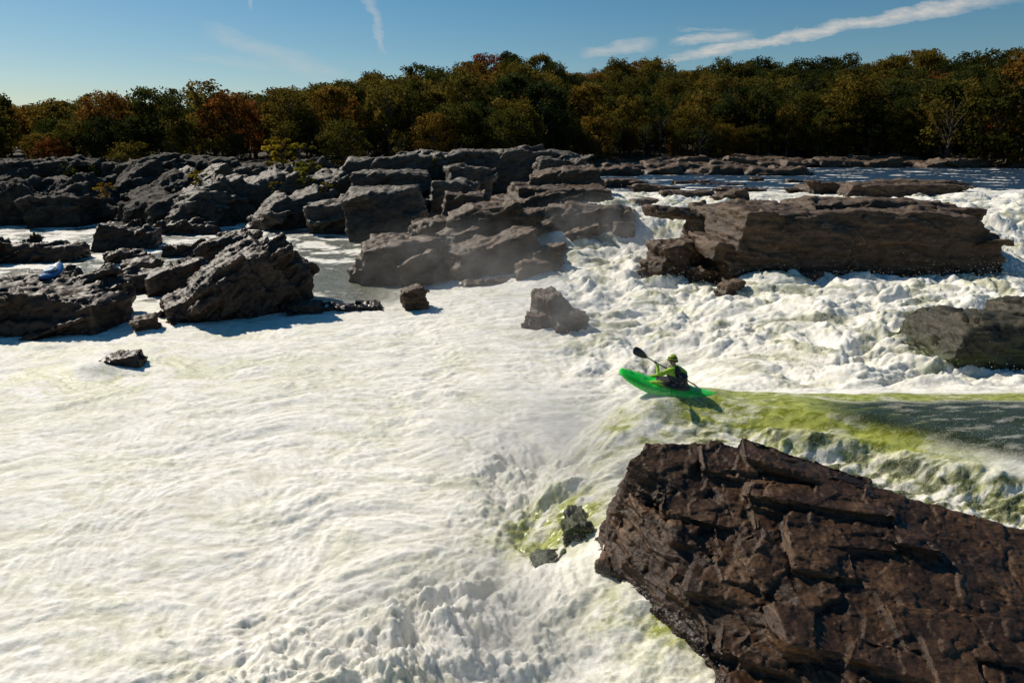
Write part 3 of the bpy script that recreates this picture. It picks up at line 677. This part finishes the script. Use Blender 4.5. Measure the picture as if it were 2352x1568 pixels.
def blade(base,d,wdir,nm):
    nrm=d.cross(wdir).normalized(); V=[];F=[];n=14
    for i in range(n+1):
        tt=i/n; w=.10*(math.sin(math.pi*min(1,(tt*.62+.05)))**.7)*(1 if tt<.85 else math.sqrt(max(0.02,1-((tt-.85)/.15)**2)))
        for k,yy in enumerate((-1,-.5,0,.5,1)):
            p=base+d*(.46*tt)+wdir*w*yy+nrm*(.03*math.sin(math.pi*tt)*1-.012*yy*yy)
            V.append(p+nrm*.004*(1-yy*yy)); 
    m0=len(V); V+= [p-nrm*.010 for p in V]
    for i in range(n):
        for k in range(4):
            a=i*5+k; F.append((a,a+1,a+6,a+5)); F.append((m0+a,m0+a+5,m0+a+6,m0+a+1))
        F.append((i*5,i*5+5,m0+i*5+5,m0+i*5)); F.append((i*5+4,m0+i*5+4,m0+i*5+9,i*5+9))
    F.append((n*5,n*5+1,n*5+2,n*5+3,n*5+4,m0+n*5+4,m0+n*5+3,m0+n*5+2,m0+n*5+1,m0+n*5)); F.append((0,m0,m0+1,m0+2,m0+3,m0+4,4,3,2,1))
    mesh_obj(nm,V,F,[M_carb],True,pr)
wd=ax.cross(Vector((.2,-.9,.35))).normalized()
blade(P0-ax*.02,-ax,wd,'upper_blade'); blade(P1+ax*.02,ax,ax.cross(Vector((.7,.3,.5))).normalized(),'lower_blade')

# ---------------------------------------------------------------- spray droplets
m,t,b=newmat('spray'); b.inputs['Base Color'].default_value=(.88,.87,.83,1); b.inputs['Roughness'].default_value=.6; M_spray=m
rs=np.random.RandomState(9); C=[];S=[]
def spray(n,cx,cy,rx,ry,zs,s0,s1):
    x=cx+rs.normal(size=n)*rx; y=cy+rs.normal(size=n)*ry; z=water(x,y)[0]+rs.exponential(zs,size=n)-.01
    C.append(np.stack([x,y,z],1)); S.append(rs.uniform(s0,s1,n))
spray(30000,-.7,9.2,1.2,.9,.18,.002,.006)
spray(16000,-2.6,7.8,1.6,.8,.12,.002,.0055)
spray(18000,1.0,13.6,1.1,1.3,.18,.003,.007)
spray(7000,2.9,15.0,.8,.35,.12,.003,.008)
spray(1800,4.6,15.3,.35,.12,.05,.003,.007)
spray(14000,6,11.9,2.2,1.0,.14,.003,.008)
spray(9000,2.2,8.3,1.0,.6,.06,.002,.006)
spray(8000,9,22,4,3,.18,.005,.013)
spray(8000,15,27,6,4,.24,.008,.016)
spray(3000,8.6,41,.8,3,.3,.01,.025)
spray(3000,26,33,2,3,.4,.01,.025)
C=np.concatenate(C); S=np.concatenate(S); n=len(C)
T=np.array([[1,1,1],[1,-1,-1],[-1,1,-1],[-1,-1,1]])*.6
V=(C[:,None,:]+T[None]*S[:,None,None]).reshape(-1,3); fi=np.array([[0,1,2],[0,3,1],[0,2,3],[1,3,2]]); Fq=(np.arange(n)[:,None,None]*4+fi[None]).reshape(-1,3)
mesh_obj('water_spray',V.tolist(),Fq.tolist(),[M_spray])

# ---------------------------------------------------------------- mist (real thin volumes over the falls)
def mist(cx,cy,cz,rx,ry,rz,dens,seed):
    me=bpy.data.meshes.new('mist')
    m=bpy.data.materials.new('mist_volume'); m.use_nodes=True; t=NT(m.node_tree); m.node_tree.nodes.remove(m.node_tree.nodes['Principled BSDF'])
    tc=t.new('ShaderNodeTexCoord').outputs['Object']
    mp=t.new('ShaderNodeMapping'); t.l.new(tc,mp.inputs[0]); mp.inputs['Scale'].default_value=(1/rx,1/ry,1/rz)
    ln=t.new('ShaderNodeVectorMath',operation='LENGTH'); t.l.new(mp.outputs[0],ln.inputs[0])
    fall=t.M('SUBTRACT',1.,ln.outputs['Value'],clamp=True)
    nz=t.ramp(t.noise(tc,.9,3,.6),[(.35,0.),(.7,1.)])
    v=t.new('ShaderNodeVolumeScatter'); v.inputs['Color'].default_value=(1,.98,.94,1); v.inputs['Anisotropy'].default_value=.35
    t.l.new(t.M('MULTIPLY',t.M('MULTIPLY',fall,nz),dens*2.6),v.inputs['Density'])
    t.l.new(v.outputs[0],m.node_tree.nodes['Material Output'].inputs['Volume']); me.materials.append(m)
    bm=bmesh.new(); bmesh.ops.create_icosphere(bm,subdivisions=3,radius=1)
    for q in bm.verts: q.co=Vector((q.co.x*rx*1.02,q.co.y*ry*1.02,q.co.z*rz*1.02))
    bm.to_mesh(me); bm.free()
    o=link(bpy.data.objects.new('mist',me)); o.location=(cx,cy,cz)
mist(1.0,14.4,.6,3.6,3.8,1.9,.32,1)
mist(1.6,26.5,.9,5.5,4.5,2.6,.08,2)
mist(-.7,9.2,.2,3.0,2.2,1.4,.44,3)
mist(-2.5,36,1.2,8,5,3.0,.04,4)
mist(5.5,43,2.0,5.5,4.5,3.0,.06,5)

# ---------------------------------------------------------------- light & sky
SD=Vector((-.66,.55,.72)).normalized(); elev=math.asin(SD.z); azi=math.atan2(SD.x,SD.y)
su=bpy.data.lights.new('sun','SUN'); su.energy=5.0; su.angle=math.radians(.5); su.color=(1,.92,.79)
so=link(bpy.data.objects.new('sun',su)); so.rotation_euler=(-SD).to_track_quat('-Z','Y').to_euler(); so.location=(-30,30,40)
w=bpy.data.worlds.new('World'); scene.world=w; w.use_nodes=True; t=NT(w.node_tree); bg=w.node_tree.nodes['Background']
sky=t.new('ShaderNodeTexSky',sky_type='NISHITA'); sky.sun_disc=False; sky.sun_elevation=elev; sky.sun_rotation=azi%(2*math.pi); sky.air_density=1.0; sky.dust_density=.3; sky.ozone_density=3.
hs=t.new('ShaderNodeHueSaturation'); hs.inputs['Hue'].default_value=.49; hs.inputs['Saturation'].default_value=1.35; hs.inputs['Value'].default_value=.95; t.l.new(sky.outputs[0],hs.inputs['Color'])
tc=t.new('ShaderNodeTexCoord').outputs['Generated']; sp=t.new('ShaderNodeSeparateXYZ'); t.l.new(tc,sp.inputs[0])
yy=t.M('MAXIMUM',sp.outputs[1],.01); az=t.M('DIVIDE',sp.outputs[0],yy); elv=t.M('DIVIDE',sp.outputs[2],yy)
cb=t.new('ShaderNodeCombineXYZ'); t.l.new(az,cb.inputs[0]); t.l.new(elv,cb.inputs[1])
mpp=t.new('ShaderNodeMapping'); t.l.new(cb.outputs[0],mpp.inputs[0]); mpp.inputs['Rotation'].default_value=(0,0,-.17); mpp.inputs['Scale'].default_value=(1,3,1)
na=t.noise(mpp.outputs[0],14,8,.62,.3); nb2=t.noise(mpp.outputs[0],45,6,.65)
def band(a0,e0,a1,e1,w0,w1,amt,vert=False,fray=.02):
    X,Yv=(elv,az) if vert else (az,elv)
    if vert: a0,e0,a1,e1=e0,a0,e1,a1
    k=(e1-e0)/(a1-a0); v=t.M('SUBTRACT',Yv,t.M('ADD',e0,t.M('MULTIPLY',t.M('SUBTRACT',X,a0),k)))
    v=t.M('ADD',v,t.M('MULTIPLY',t.M('SUBTRACT',na,.5),fray))
    u=t.M('DIVIDE',t.M('SUBTRACT',X,a0),a1-a0,clamp=False); ww=t.M('ADD',w0,t.M('MULTIPLY',u,w1-w0))
    ww=t.M('MAXIMUM',ww,.002)
    q=t.M('SUBTRACT',1.,t.M('DIVIDE',t.M('ABSOLUTE',v),ww),clamp=True)
    e=t.M('MULTIPLY',t.M('MULTIPLY',u,6.,clamp=True),t.M('MULTIPLY',t.M('SUBTRACT',1.,u),4.,clamp=True),clamp=True)
    q=t.M('MULTIPLY',t.M('POWER',q,.6),e)
    q=t.M('MULTIPLY',q,t.M('ADD',.05,t.M('MULTIPLY',nb2,1.7)),clamp=True)
    return t.M('MULTIPLY',q,amt)
cl=band(.17,.103,.72,.200,.006,.012,.85,False,.03)
for a in [(.21,.132,.33,.143,.006,.010,.6),(.09,.118,.20,.134,.007,.008,.5),(.22,.150,.31,.150,.003,.004,.25),(-.42,.150,-.24,.088,.014,.018,.28),(-.36,.120,-.22,.088,.006,.010,.22),(-.47,.118,-.30,.098,.004,.010,.15)]:
    cl=t.M('MAXIMUM',cl,band(*a,False,.03))
cl=t.M('MAXIMUM',cl,band(-.175,.115,-.195,.21,.005,.010,.35,True,.035))
cl=t.M('MAXIMUM',cl,band(-.350,.17,-.343,.23,.003,.004,.35,True,.01))
cl=t.M('MULTIPLY',cl,t.M('GREATER_THAN',sp.outputs[1],.02))
t.l.new(t.mix(cl,hs.outputs[0],(9.,8.6,8.)),bg.inputs[0]); bg.inputs[1].default_value=.07

cam=bpy.data.cameras.new('camera'); cam.lens=24; cam.sensor_width=36; cam.clip_end=6000; cam.clip_start=.1
co_=link(bpy.data.objects.new('camera',cam)); co_.location=(0,0,7.5); co_.rotation_euler=(math.radians(90-16.1),0,0); scene.camera=co_
print('trees',cnt)
